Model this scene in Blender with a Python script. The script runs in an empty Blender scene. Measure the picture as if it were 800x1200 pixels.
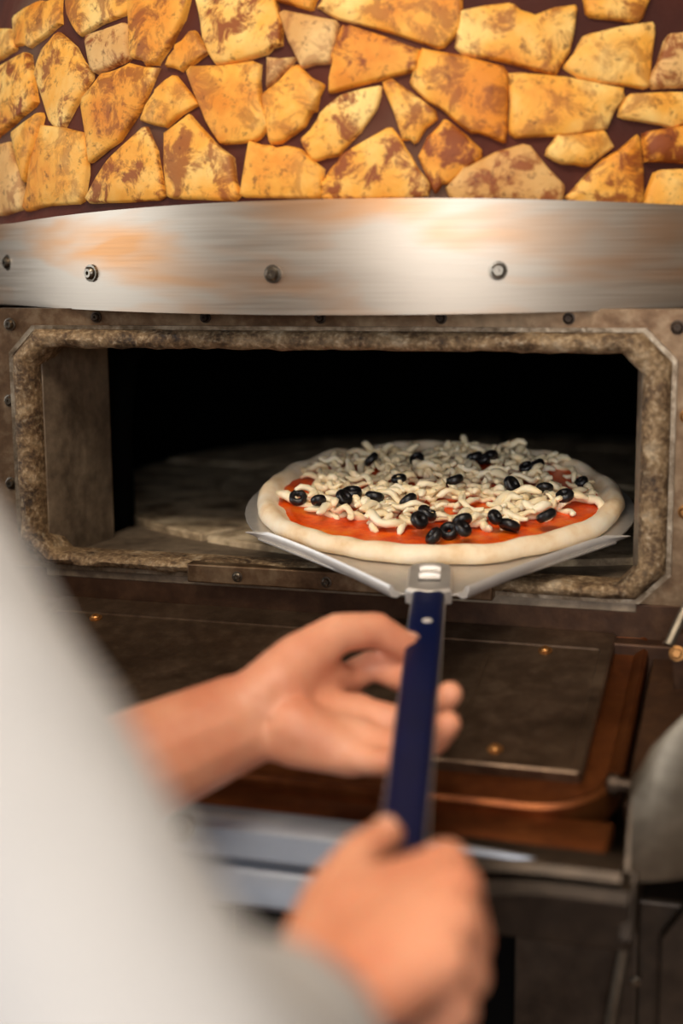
import bpy, bmesh, math, random
from mathutils import Vector, Matrix, noise
random.seed(7)
SC = bpy.context.scene
COL = SC.collection
PI = math.pi
Z0 = 1.15                       # height of the oven mouth sill above the room floor

# ------------------------------------------------------------------ camera
def V(*a): return Vector(a)
CP = V(.3743, -1.1246, .2657 + Z0)
yaw, pit, rol = [math.radians(v) for v in (-17.635, 9.873, -.502)]
CF = V(math.sin(yaw)*math.cos(pit), math.cos(yaw)*math.cos(pit), -math.sin(pit))
R0 = V(math.cos(yaw), -math.sin(yaw), 0); U0 = R0.cross(CF)
CR = R0*math.cos(rol) + U0*math.sin(rol); CU = -R0*math.sin(rol) + U0*math.cos(rol)
FPX = 1667.0
def ray(x, y): return CF + CR*((x-400)/FPX) - CU*((y-600)/FPX)
def at(x, y, d): return CP + ray(x, y)*d
def onz(x, y, z): r = ray(x, y); return CP + r*((z+Z0-CP.z)/r.z)
def ony(x, y, Y): r = ray(x, y); return CP + r*((Y-CP.y)/r.y)
def cam(x, y, d): return CP + CR*x - CU*y + CF*d       # camera metres, y down
def px(p):
    q = p - CP; d = q.dot(CF); return 400+FPX*q.dot(CR)/d, 600-FPX*q.dot(CU)/d
cd = bpy.data.cameras.new('camera'); co = bpy.data.objects.new('camera', cd); COL.objects.link(co)
m = Matrix.Identity(4)
for i in range(3):
    m[i][0] = CR[i]; m[i][1] = CU[i]; m[i][2] = -CF[i]; m[i][3] = CP[i]
co.matrix_world = m
cd.sensor_fit = 'VERTICAL'; cd.sensor_height = 36; cd.sensor_width = 24; cd.lens = 50
cd.clip_start = .02
cd.dof.use_dof = True; cd.dof.focus_distance = 1.22; cd.dof.aperture_fstop = 2.3
SC.camera = co

# ------------------------------------------------------------------ world, lights, exposure
wd = bpy.data.worlds.new('world'); SC.world = wd; wd.use_nodes = True
wd.node_tree.nodes['Background'].inputs[0].default_value = (.75, .85, 1, 1)
wd.node_tree.nodes['Background'].inputs[1].default_value = .6
SC.view_settings.view_transform = 'Standard'; SC.view_settings.look = 'None'
SC.view_settings.gamma = 1; SC.view_settings.use_curve_mapping = False
SC.view_settings.exposure = 0.25
def area(name, loc, tgt, sx, sy, e, col):
    l = bpy.data.lights.new(name, 'AREA'); l.shape = 'RECTANGLE'; l.size = sx; l.size_y = sy; l.energy = e; l.color = col
    o = bpy.data.objects.new(name, l); COL.objects.link(o); o.location = loc
    o.rotation_euler = (Vector(tgt)-Vector(loc)).to_track_quat('-Z', 'Y').to_euler(); return o
# daylight at the window of the left wall; added, unseen fills from a rear window and a warm ceiling panel
area('daylight_side', (-2.52, -1.3, 1.75), (0, -1.3, 1.75), 1.9, 1.3, 22, (.92, .96, 1))
area('fill_rear', (.75, -3.12, 1.75), (.75, 0, 1.75), 1.7, 1.3, 36, (.98, .98, 1))  # added light, placed clear of the cook to brighten the pizza
area('ceiling_fill', (0.1, -1.35, 2.73), (0.1, -1.35, 0), 1.1, .55, 20, (1, .9, .78))  # added overhead fill for pizza and hands

# ------------------------------------------------------------------ materials
def lin(c):
    return tuple(((v/255)/12.92 if v/255 <= .04045 else ((v/255+.055)/1.055)**2.4) for v in c) + (1,)
class NT:
    def __init__(s, name):
        s.m = bpy.data.materials.new(name); s.m.use_nodes = True
        s.t = s.m.node_tree; s.b = s.t.nodes['Principled BSDF']; s.co = None
    def n(s, k, **kw):
        x = s.t.nodes.new(k)
        for a, v in kw.items(): setattr(x, a, v)
        return x
    def l(s, a, b): s.t.links.new(a, b)
    def coord(s, scale=(1, 1, 1), kind='Object', rnd=False):
        tc = s.n('ShaderNodeTexCoord'); mp = s.n('ShaderNodeMapping'); mp.inputs['Scale'].default_value = scale
        s.l(tc.outputs[kind], mp.inputs['Vector'])
        if rnd:
            oi = s.n('ShaderNodeObjectInfo'); mu = s.n('ShaderNodeMath', operation='MULTIPLY'); mu.inputs[1].default_value = 37.
            s.l(oi.outputs['Random'], mu.inputs[0]); cb = s.n('ShaderNodeCombineXYZ')
            s.l(mu.outputs[0], cb.inputs[0]); s.l(mu.outputs[0], cb.inputs[2]); s.l(cb.outputs[0], mp.inputs['Location'])
        return mp.outputs[0]
    def noise(s, vec, scale, det=4, rough=.55, dist=0):
        x = s.n('ShaderNodeTexNoise'); x.inputs['Scale'].default_value = scale; x.inputs['Detail'].default_value = det
        x.inputs['Roughness'].default_value = rough; x.inputs['Distortion'].default_value = dist
        s.l(vec, x.inputs['Vector']); return x.outputs[0]
    def ramp(s, f, stops):
        x = s.n('ShaderNodeValToRGB'); e = x.color_ramp.elements
        while len(e) < len(stops): e.new(.5)
        for i, (p, c) in enumerate(stops):
            e[i].position = p; e[i].color = c if len(c) == 4 else lin(c)
        s.l(f, x.inputs[0]); return x.outputs[0]
    def mix(s, f, a, b, mode='MIX'):
        x = s.n('ShaderNodeMix', data_type='RGBA', blend_type=mode)
        if isinstance(f, (int, float)): x.inputs[0].default_value = f
        else: s.l(f, x.inputs[0])
        for v, i in ((a, 6), (b, 7)):
            if isinstance(v, tuple): x.inputs[i].default_value = v
            else: s.l(v, x.inputs[i])
        return x.outputs[2]
    def set(s, **kw):
        nm = dict(base='Base Color', rough='Roughness', metal='Metallic', sss='Subsurface Weight', spec='Specular IOR Level', coat='Coat Weight', aniso='Anisotropic', sheen='Sheen Weight', trans='Transmission Weight')
        for k, v in kw.items():
            i = s.b.inputs[nm[k]]
            if hasattr(v, 'is_linked'): s.l(v, i)
            else: i.default_value = v
        return s
    def bump(s, h, st=.3, d=.002):
        x = s.n('ShaderNodeBump'); x.inputs['Strength'].default_value = st; x.inputs['Distance'].default_value = d
        s.l(h, x.inputs['Height']); s.l(x.outputs[0], s.b.inputs['Normal']); return s
def g(v): return (v, v, v, 1)

MAT = {}
def simple(name, c, rough=.5, metal=0., nscale=20, var=.25, bump=.15, bd=.001, **kw):
    t = NT(name); v = t.coord(); n = t.noise(v, nscale)
    c0 = lin(c); dark = tuple(x*(1-var) for x in c0[:3])+(1,); lite = tuple(min(1, x*(1+var)) for x in c0[:3])+(1,)
    t.set(base=t.ramp(n, [(.3, dark), (.7, lite)]), rough=rough, metal=metal, **kw)
    if bump: t.bump(t.noise(v, nscale*4), bump, bd)
    MAT[name] = t.m; return t

# stone facing of the dome: golden flagstone with brown blotches, some plain tan
t = NT('flagstone'); v = t.coord(rnd=True); oi = t.n('ShaderNodeObjectInfo')
n1 = t.noise(v, 46, 6, .7, .5); n2 = t.noise(v, 16, 4); n3 = t.noise(v, 120, 4, .65)
gold = t.ramp(n2, [(.34, (226, 138, 32)), (.5, (244, 174, 66)), (.68, (252, 212, 126))])
tan = t.ramp(n2, [(.3, (206, 148, 76)), (.7, (240, 200, 132))])
sep = t.n('ShaderNodeMath', operation='GREATER_THAN'); sep.inputs[1].default_value = .8
t.l(oi.outputs['Random'], sep.inputs[0])
bl = t.ramp(n1, [(.48, g(0)), (.58, g(1))])
lo = t.n('ShaderNodeMath', operation='MULTIPLY'); t.l(bl, lo.inputs[0])
rr = t.n('ShaderNodeMapRange'); rr.inputs[1].default_value = 0; rr.inputs[2].default_value = 1; rr.inputs[3].default_value = .4; rr.inputs[4].default_value = 1.0
mm = t.n('ShaderNodeMath', operation='MULTIPLY'); mm.inputs[1].default_value = 7.3; fr = t.n('ShaderNodeMath', operation='FRACT')
t.l(oi.outputs['Random'], mm.inputs[0]); t.l(mm.outputs[0], fr.inputs[0]); t.l(fr.outputs[0], rr.inputs[0]); t.l(rr.outputs[0], lo.inputs[1])
base = t.mix(sep.outputs[0], gold, tan)
base = t.mix(lo.outputs[0], base, lin((140, 66, 10)))
base = t.mix(t.ramp(n3, [(.58, g(0)), (.70, g(.7))]), base, lin((92, 40, 8)))
t.set(base=base, rough=.62).bump(n1, .55, .003); MAT['flagstone'] = t.m
t = NT('mortar'); v = t.coord(); n = t.noise(v, 6, 3)
t.set(base=t.ramp(n, [(.42, (62, 20, 8)), (.54, (84, 32, 12)), (.72, (98, 76, 60))]), rough=.85).bump(t.noise(v, 120), .6, .002); MAT['mortar'] = t.m
# brushed steel with stretched amber noise tint
t = NT('brushed_steel'); v = t.coord(); vs = t.coord((3, 3, 160)); st = t.noise(vs, 3, 2)
vt = t.coord((2.4, 2.4, 9)); tn = t.noise(vt, 2.2, 3, .5, .3)
bc = t.mix(t.ramp(tn, [(.46, g(0)), (.68, g(.75))]), t.ramp(st, [(.3, (176, 163, 147)), (.7, (188, 176, 160))]), lin((190, 126, 58)))
t.set(base=bc, metal=1., rough=t.ramp(st, [(.3, g(.40)), (.7, g(.46))])); MAT['brushed_steel'] = t.m
def worn(name, stops, rough=(.35, .6), metal=.85, sc=14, bump=.35):
    t = NT(name); v = t.coord(); n = t.noise(v, sc, 6, .65, .4); f = t.noise(v, sc*7, 4, .6)
    base = t.mix(.45, t.ramp(n, stops), t.ramp(f, stops))
    t.set(base=base, metal=metal, rough=t.ramp(n, [(.3, g(rough[0])), (.7, g(rough[1]))])).bump(f, bump, .0015); MAT[name] = t.m
worn('worn_steel', [(.3, (74, 60, 46)), (.5, (120, 102, 84)), (.7, (150, 130, 106))])
worn('facade_bronze', [(.32, (66, 44, 29)), (.5, (116, 90, 66)), (.68, (166, 142, 112))], (.34, .55), .8, 9)
worn('strip_bronze', [(.3, (48, 30, 19)), (.5, (70, 46, 30)), (.7, (94, 66, 44))], (.4, .6), .6, 10)
worn('trim_steel', [(.3, (70, 56, 42)), (.5, (138, 120, 98)), (.7, (196, 182, 160))], (.3, .55), .85, 20)
worn('gasket', [(.36, (36, 24, 14)), (.47, (98, 74, 48)), (.57, (148, 122, 88)), (.72, (212, 194, 164))], (.6, .9), .1, 34, 1.0)
worn('jamb_steel', [(.3, (66, 54, 44)), (.5, (120, 104, 86)), (.72, (164, 146, 122))], (.4, .65), .25, 11)
worn('door_bronze', [(.3, (74, 36, 14)), (.5, (106, 56, 24)), (.7, (132, 78, 38))], (.3, .45), .75, 8, .15)
worn('door_plate', [(.3, (58, 43, 32)), (.5, (90, 71, 55)), (.7, (122, 102, 82))], (.26, .46), .7, 10, .15)
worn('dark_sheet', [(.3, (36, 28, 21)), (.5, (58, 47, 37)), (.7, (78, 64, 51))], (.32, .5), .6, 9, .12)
worn('cheek_steel', [(.3, (96, 88, 76)), (.5, (126, 117, 102)), (.7, (152, 142, 126))], (.4, .55), .85, 10, .12)
simple('rail_steel_lit', (168, 174, 184), .38, .7, 30, .08, .05)  # pale blue tone stands in for daylight reflected in the rails
simple('soot', (8, 8, 7), 1., 0, 16, .3, .5, .004, spec=.05)
simple('void_shade', (8, 7, 6), 1., 0, 10, .2, 0, spec=.05)  # shade of the cabinet slot, put into the colour
t = NT('hearth_stone'); v = t.coord(rnd=True); n = t.noise(v, 22, 6, .65); f = t.noise(v, 120)
t.set(base=t.ramp(n, [(.36, (116, 98, 76)), (.5, (184, 162, 130)), (.64, (230, 210, 176))]), rough=.85).bump(f, .5, .002); MAT['hearth_stone'] = t.m
simple('screw_steel', (120, 112, 100), .3, 1., 60, .3, .2)
simple('screw_dark', (58, 46, 36), .45, .7, 60, .4, .3)
simple('brass_bolt', (170, 122, 72), .42, .9, 60, .2, .1)
simple('peel_aluminium', (214, 208, 200), .46, .75, 60, .08, .06)
simple('peel_lip', (232, 226, 218), .4, .45, 60, .06, .05)
simple('navy_grip', (0, 14, 56), .45, 0., 30, .15, .05, spec=.15)
simple('slot_dark', (30, 26, 22), .6, .3)
# food
t = NT('dough'); v = t.coord(); n = t.noise(v, 28, 5, .6); f = t.noise(v, 160)
t.set(base=t.ramp(n, [(.3, (228, 192, 144)), (.5, (246, 224, 190)), (.72, (252, 240, 218))]), rough=.75, sss=.15).bump(f, .35, .0012); MAT['dough'] = t.m
t.b.inputs['Subsurface Radius'].default_value = (.006, .004, .002)
t = NT('tomato_sauce'); v = t.coord(); n = t.noise(v, 45, 5, .65)
t.set(base=t.ramp(n, [(.3, (190, 48, 4)), (.5, (230, 84, 8)), (.74, (240, 128, 30))]), rough=.35, sss=.1).bump(t.noise(v, 150), .5, .0015); MAT['tomato_sauce'] = t.m
t.b.inputs['Subsurface Radius'].default_value = (.006, .002, .001)
t = NT('cheese'); v = t.coord(rnd=True); n = t.noise(v, 50, 3)
t.set(base=t.ramp(n, [(.3, (242, 216, 164)), (.6, (252, 236, 202)), (.8, (254, 244, 220))]), rough=.42, sss=.2).bump(t.noise(v, 240), .25, .0006); MAT['cheese'] = t.m
t.b.inputs['Subsurface Radius'].default_value = (.005, .0035, .002)
simple('olive', (20, 17, 18), .36, 0, 90, .5, .3, .0008)
# person
t = NT('skin'); v = t.coord(); n = t.noise(v, 22, 4)
t.set(base=t.ramp(n, [(.3, (222, 142, 108)), (.6, (236, 167, 132)), (.8, (243, 182, 150))]), rough=.48, sss=.25).bump(t.noise(v, 260), .15, .0006); MAT['skin'] = t.m
t.b.inputs['Subsurface Radius'].default_value = (.012, .005, .003)
simple('white_cotton', (178, 177, 177), .85, 0, 12, .04, .25, .002, sheen=.2)
simple('dark_trousers', (38, 38, 42), .85, 0, 30)
simple('shoe_leather', (22, 20, 19), .45, 0, 30)
simple('brown_hair', (50, 33, 22), .6, 0, 90, .4, .7, .004)
simple('eye_white', (235, 230, 225), .2, 0, 10, .02, 0)
simple('nail_tone', (238, 176, 148), .35, 0, 40, .05)
simple('lip_tone', (196, 100, 80), .45, 0, 40)
# room
simple('plaster', (132, 116, 98), .9, 0, 4, .06, .2)
simple('ceiling_paint', (220, 205, 182), .9, 0, 4, .05, .1)
simple('floor_tile', (110, 78, 54), .5, 0, 5, .2, .1)
simple('window_wood', (120, 84, 52), .6, 0, 30)
t = NT('glass'); t.set(base=(1, 1, 1, 1), rough=.02, trans=1.); MAT['glass'] = t.m; simple('lamp_metal', (200, 196, 188), .4, .8)
t = NT('fill_glow'); t.b.inputs['Emission Color'].default_value = (1, .8, .55, 1); t.b.inputs['Emission Strength'].default_value = 4; MAT['fill_glow'] = t.m  # glow of the added ceiling panel

# ------------------------------------------------------------------ mesh helpers
class MB:
    def __init__(s): s.v = []; s.f = []
    def add(s, vs, fs):
        o = len(s.v); s.v += [tuple(p) for p in vs]; s.f += [tuple(i+o for i in f) for f in fs]; return s
    def box(s, x0, x1, y0, y1, z0, z1):
        return s.add([(x, y, z) for z in (z0, z1) for y in (y0, y1) for x in (x0, x1)],
                     [(0, 2, 3, 1), (4, 5, 7, 6), (0, 1, 5, 4), (2, 6, 7, 3), (0, 4, 6, 2), (1, 3, 7, 5)])
    def loft(s, rings, cap0=True, cap1=True, closed=True):
        n = len(rings[0]); vs = [p for r in rings for p in r]; fs = []
        for k in range(len(rings)-1):
            for i in range(n if closed else n-1):
                j = (i+1) % n; fs.append((k*n+i, k*n+j, (k+1)*n+j, (k+1)*n+i))
        if cap0: fs.append(tuple(range(n))[::-1])
        if cap1: fs.append(tuple(range((len(rings)-1)*n, len(rings)*n)))
        return s.add(vs, fs)
    def tube(s, pts, rad, seg=8, flat=1.0, up=(0, 0, 1)):
        pts = [Vector(p) for p in pts]; rings = []
        for i, p in enumerate(pts):
            d = (pts[min(i+1, len(pts)-1)]-pts[max(i-1, 0)]).normalized(); u = Vector(up)
            if abs(u.dot(d)) > .95: u = V(1, 0, 0)
            a = d.cross(u).normalized(); b = a.cross(d).normalized(); r = rad[i] if isinstance(rad, (list, tuple)) else rad
            rings.append([p + a*(r*math.cos(2*PI*k/seg)) + b*(r*flat*math.sin(2*PI*k/seg)) for k in range(seg)])
        return s.loft(rings)
    def rev(s, prof, M=None, seg=16):          # profile (r, z) turned about z, then placed by M
        M = M or Matrix.Identity(4); rings = []
        for r, z in prof: rings.append([M @ V(r*math.cos(2*PI*k/seg), r*math.sin(2*PI*k/seg), z) for k in range(seg)])
        return s.loft(rings)
    def prism(s, poly, off):
        off = Vector(off); a = [Vector(p) for p in poly]; return s.loft([a, [p+off for p in a]])
    def ell(s, c, r, M=None, seg=16):
        M = M or Matrix.Identity(3); n = seg//2
        return s.loft([[Vector(c)+M @ V(r[0]*math.sin(PI*k/n)*math.cos(2*PI*i/seg), r[1]*math.sin(PI*k/n)*math.sin(2*PI*i/seg), -r[2]*math.cos(PI*k/n)) for i in range(seg)]
                       for k in [.02]+list(range(1, n))+[n-.02]])
    def cap(s, p0, r0, p1, r1, seg=12):
        p0 = Vector(p0); p1 = Vector(p1); s.ell(p0, (r0,)*3, None, seg); s.ell(p1, (r1,)*3, None, seg); return s.tube([p0, p1], [r0, r1], seg)
    def chain(s, pr, seg=12):
        for (a, ra), (b, rb) in zip(pr, pr[1:]): s.cap(a, ra, b, rb, seg)
        return s
    def mesh(s, name):
        me = bpy.data.meshes.new(name); me.from_pydata(s.v, [], s.f); me.update()
        bm = bmesh.new(); bm.from_mesh(me); bmesh.ops.recalc_face_normals(bm, faces=bm.faces); bm.to_mesh(me); bm.free(); return me
    def build(s, name, mat, parent=None, bevel=0, angle=35, loc=None):
        return link(name, s.mesh(name), mat, parent, bevel, angle)
def link(name, me, mat, parent=None, bevel=0, angle=35):
    if mat and not me.materials: me.materials.append(MAT[mat])
    me.polygons.foreach_set('use_smooth', [True]*len(me.polygons))
    me.set_sharp_from_angle(angle=math.radians(angle))
    o = bpy.data.objects.new(name, me); COL.objects.link(o)
    if bevel:
        b = o.modifiers.new('edge', 'BEVEL'); b.width = bevel; b.segments = 2; b.limit_method = 'ANGLE'; b.angle_limit = math.radians(40)
    if parent: par(o, parent)
    return o
WM = {}
def par(o, p):
    o.parent = p; q = p; T = Matrix.Identity(4)
    while q: T = q.matrix_basis.inverted() if not q.parent else T; q = q.parent
    if not p.parent: o.matrix_parent_inverse = p.matrix_basis.inverted()
    else: o.matrix_parent_inverse = Matrix.Identity(4) if p.matrix_basis == Matrix.Identity(4) else p.matrix_basis.inverted()
def tag(o, label=None, cat=None, group=None, kind=None):
    if label: o['label'] = label
    if cat: o['category'] = cat
    if group: o['group'] = group
    if kind: o['kind'] = kind
    return o
def thing(name, loc, label, cat, group=None):
    o = bpy.data.objects.new(name, None); COL.objects.link(o); o.location = loc; o.empty_display_size = .05
    o.matrix_basis = Matrix.Translation(loc); return tag(o, label, cat, group)
def Z(z): return z+Z0

# ------------------------------------------------------------------ the room (behind and beside the camera)
XL, XR, YB, YF, ZC = -2.6, 2.4, 1.75, -3.2, 2.8
def wall_with_hole(name, axis, pos, a0, a1, h0, h1, t):
    lo, hi = (YF, YB) if axis == 'x' else (XL, XR)
    mb = MB()
    for (p, q, z0, z1) in ((lo, a0, 0, ZC), (a1, hi, 0, ZC), (a0, a1, 0, h0), (a0, a1, h1, ZC)):
        if axis == 'x': mb.box(min(pos, pos+t), max(pos, pos+t), p, q, z0, z1)
        else: mb.box(p, q, min(pos, pos+t), max(pos, pos+t), z0, z1)
    return tag(mb.build(name, 'plaster'), kind='structure')
fl = tag(MB().box(XL, XR, YF, YB, -.1, 0).build('floor', 'floor_tile'), kind='structure')
tag(MB().box(XL, XR, YF, YB, ZC, ZC+.1).build('ceiling', 'ceiling_paint'), kind='structure')
tag(MB().box(XL, XR, YB, YB+.1, 0, ZC).build('wall_back', 'plaster'), kind='structure')
tag(MB().box(XR, XR+.1, YF, YB, 0, ZC).build('wall_right', 'plaster'), kind='structure')
wall_with_hole('wall_left', 'x', XL, -2.3, -.3, 1.05, 2.45, -.15)
wall_with_hole('wall_front', 'y', YF, -.15, 1.65, 1.05, 2.45, -.15)  # opening for the added rear window
def window(name, axis, pos, a0, a1, h0, h1):
    w = MB()
    def b(p, q, z0, z1, d0, d1):
        if axis == 'x': w.box(pos+d0, pos+d1, p, q, z0, z1)
        else: w.box(p, q, pos+d0, pos+d1, z0, z1)
    for p, q, z0, z1 in ((a0, a0+.06, h0, h1), (a1-.06, a1, h0, h1), (a0+.06, a1-.06, h0, h0+.06), (a0+.06, a1-.06, h1-.06, h1), ((a0+a1)/2-.03, (a0+a1)/2+.03, h0+.06, h1-.06)):
        b(p, q, z0, z1, -.1, -.04)
    o = tag(w.build(name, 'window_wood', None, .004), kind='structure')
    return o
window('window_1', 'x', XL, -2.3, -.3, 1.05, 2.45)
window('added_window', 'y', YF, -.15, 1.65, 1.05, 2.45)  # unseen window, added to go with the rear fill light
lamp = thing('added_ceiling_light', (0.1, -1.35, 2.8), 'added light panel on the ceiling, out of view above the cook', 'lamp')
MB().box(-.48, .68, -1.65, -1.05, 2.755, 2.8).build('housing', 'lamp_metal', lamp, .004)
MB().box(-.45, .65, -1.625, -1.075, 2.745, 2.755).build('diffuser', 'fill_glow', lamp)

# ------------------------------------------------------------------ the oven
OV = thing('pizza_oven', (0, .5, 0), 'stone faced dome pizza oven with steel band and open mouth', 'oven')
AX, AY, RB = 0.0, .5, .55                 # vertical axis of the round hull and radius of the band
def scr(name, p, nrm, r, mat, parent, h=.004, slot=True):
    """pan head screw with a washer, its axis along nrm"""
    q = Vector(nrm).normalized().to_track_quat('Z', 'Y').to_matrix().to_4x4(); M = Matrix.Translation(p) @ q
    o = MB().rev([(0.0004, -.002), (r*1.35, -.002), (r*1.35, h*.3), (r, h*.35), (r*.98, h*.7), (r*.7, h), (r*.32, h), (r*.3, h*.55), (.0002, h*.55)], M, 14).build(name, mat, parent)
    return o
# steel band around the hull
def band_z(th, top):
    k = min(1.0, (math.sin(th)*RB-.02)**2/.11) if math.cos(th) > 0 else 1
    return (.316-.011*k) if top else (.2265+.0052*k)
def bandp(th, z, r): return V(AX+r*math.sin(th), AY-r*math.cos(th), Z(z))
mb = MB(); rings = []
for i in range(97):
    th = -PI+2*PI*i/96; zt, zb = band_z(th, 1), band_z(th, 0)
    rings.append([bandp(th, zb, RB-.012), bandp(th, zb, RB), bandp(th, zb+(zt-zb)*.33, RB+.0015), bandp(th, zb+(zt-zb)*.66, RB+.0015), bandp(th, zt, RB), bandp(th, zt, RB-.014)])
mb.loft(rings, False, False); band = mb.build('steel_band', 'brushed_steel', OV, 0, 50); tag(band, 'curved brushed steel band with screws')
def on_band(x, y):       # where the line of sight meets the band
    d = ray(x, y); ox, oy = CP.x-AX, CP.y-AY
    a = d.x*d.x+d.y*d.y; b = 2*(ox*d.x+oy*d.y); c = ox*ox+oy*oy-(RB+.0015)**2
    return CP+d*((-b-math.sqrt(b*b-4*a*c))/(2*a))
for x, y in ((107, 320), (320, 321), (583, 317)):
    p = on_band(x, y); nr = V(p.x-AX, p.y-AY, 0)
    scr('band_screw', p, nr, .0055, 'screw_steel', band, .005)
for k in range(5):
    th = .62+k*.45
    for s in (1, -1): scr('band_screw', bandp(th*s, .27, RB), V(math.sin(th*s), -math.cos(th*s), 0), .0055, 'screw_steel', band, .005)
# dome shell (mortar) and stones
RD, ZD, HD = RB-.010, .275, .70
def domep(th, ph, off=0):
    p = V(AX+RD*math.cos(ph)*math.sin(th), AY-RD*math.cos(ph)*math.cos(th), Z(ZD+HD*math.sin(ph)))
    n = V(math.cos(ph)*math.sin(th)/RD, -math.cos(ph)*math.cos(th)/RD, math.sin(ph)/HD).normalized()
    return p+n*off
mb = MB(); rings = []
for j in range(25):
    ph = PI/2*j/24*.985; rings.append([domep(2*PI*i/72, ph) for i in range(72)])
mb.loft(rings, False, True); dome = mb.build('dome', 'mortar', OV, 0, 60); tag(dome, 'dark brown mortar dome')
def ray_dome(x, y):
    d = ray(x, y); o = CP-V(AX, AY, Z(ZD)); S = V(1/RD, 1/RD, 1/HD)
    d2 = V(d.x*S.x, d.y*S.y, d.z*S.z); o2 = V(o.x*S.x, o.y*S.y, o.z*S.z)
    a = d2.dot(d2); b = 2*o2.dot(d2); c = o2.dot(o2)-1; D = b*b-4*a*c
    if D < 0: D = 0
    p = o+d*((-b-math.sqrt(D))/(2*a)); return math.atan2(p.x, -p.y), math.asin(max(-1, min(1, p.z/HD)))
POLYS = []
def stone(poly):          # poly: (th, ph) outline
    POLYS.append(poly)
    n = len(poly); c = (sum(p[0] for p in poly)/n, sum(p[1] for p in poly)/n)
    q = []
    for i in range(n):    # cut corners, then break up the edges
        a, b = poly[i], poly[(i+1) % n]
        for f in (.07, .5, .93): q.append((a[0]+(b[0]-a[0])*f, a[1]+(b[1]-a[1])*f))
    q = [(x+random.uniform(-1, 1)*.0022, y+random.uniform(-1, 1)*.0022) for x, y in q]
    size = max(math.hypot(p[0]-c[0], p[1]-c[1]) for p in q)*RD
    def ring(inset, off):
        f = max(.3, 1-inset/size); return [domep(c[0]+(x-c[0])*f, c[1]+(y-c[1])*f, off+random.uniform(-1, 1)*.0006) for x, y in q]
    hh = random.uniform(.005, .008)
    rs = [ring(-.0035, -.004), ring(-.0028, hh*.45), ring(-.001, hh*.85), ring(.002, hh), ring(size*.5, hh+.0015)]
    MB().loft(rs, True, True).build('stone', 'flagstone', dome, 0, 70)
ST = """0,82 37,62 46,122 -6,167 -8,85|-8,35 16,36 20,60 -8,76|20,20 50,4 72,0 72,30 40,54 21,52|82,-12 152,-12 151,15 95,42 83,18|70,40 90,55 110,88 76,149 65,146 45,90 52,64
104,47 150,31 152,70 113,84|155,-12 223,-12 216,25 188,74 175,75 157,65|227,39 245,62 215,81 198,78 208,57|234,-6 320,-8 328,20 330,50 312,65 255,76 244,50|332,15 396,30 385,73 355,77 342,55
99,117 125,87 150,79 187,82 165,130 145,160 110,190|168,140 185,107 206,89 233,122 195,149|222,82 304,76 307,120 316,150 303,163 260,167 245,140|316,69 346,71 315,103|311,112 348,82 378,104 368,130 345,158 320,166
20,157 52,136 35,212|-8,172 13,168 27,200 29,244 -8,253|54,147 100,156 103,200 98,237 32,245 42,185|173,150 185,180 195,232 104,237 130,187|227,138 250,168 272,185 280,231 200,233 197,158
295,165 325,175 350,174 378,200 378,230 286,231|355,165 375,137 400,113 445,102 440,128 400,180 370,188|402,33 412,33 490,60 487,83 388,108 392,70|375,12 395,-12 540,-12 538,30 518,56 400,22|542,15 600,6 620,19 674,6 662,65 648,86 536,60
497,59 595,85 592,160 587,165 555,155 525,132 483,102|600,85 725,105 727,113 705,152 615,161 599,155|452,103 462,97 512,135 485,164 472,159|380,213 400,187 457,149 477,178 500,215 497,229 381,231|522,141 563,180 520,215 509,224 493,187 505,160
525,220 545,197 615,169 657,220 655,236 530,233|642,178 655,162 705,156 715,172 685,194 660,193|665,230 700,192 746,162 748,238 672,238|662,80 687,42 760,30 765,37 755,103 700,97|727,140 735,112 830,108 835,142 780,148
755,155 840,140 840,190 760,190|753,239 770,200 850,195 850,247|760,100 780,45 835,35 840,102|682,-14 762,-14 750,25 690,17|305,-12 374,-12 365,14 320,2"""
for s in ST.replace('\n', '|').split('|'):
    stone([ray_dome(*[float(v) for v in p.split(',')]) for p in s.split()])
# the facing goes on around the dome, outside the photograph
row = 0; ph = .05
while ph < 1.15:
    hgt = random.uniform(.08, .11); nst = max(8, int(2*PI*math.cos(ph)/.19)); sh = random.random()
    for i in range(nst):
        t0 = -PI+2*PI*(i+sh)/nst; t1 = -PI+2*PI*(i+sh+1)/nst; gp = .008/math.cos(ph); j = lambda k: random.uniform(-k, k)
        poly = [(t0+gp+j(.012), ph+.008), (t1-gp+j(.012), ph+.008), (t1-gp*1.4+j(.01), ph+hgt-.008+j(.006)), ((t0+t1)/2+j(.03), ph+hgt-.006+j(.008)), (t0+gp*1.4+j(.01), ph+hgt-.008+j(.006))]
        mid = domep((t0+t1)/2, ph+hgt/2)
        if abs((t0+t1)/2) > 2.0: continue
        ins = False
        for a, b in poly+[((t0+t1)/2, ph+hgt/2), (t0, ph+hgt/2), (t1, ph+hgt/2)]:
            X, Y = px(domep(a, b))
            if -22 < X < 852 and Y > -28: ins = True
        if not ins: stone(poly)
    ph += hgt
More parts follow.
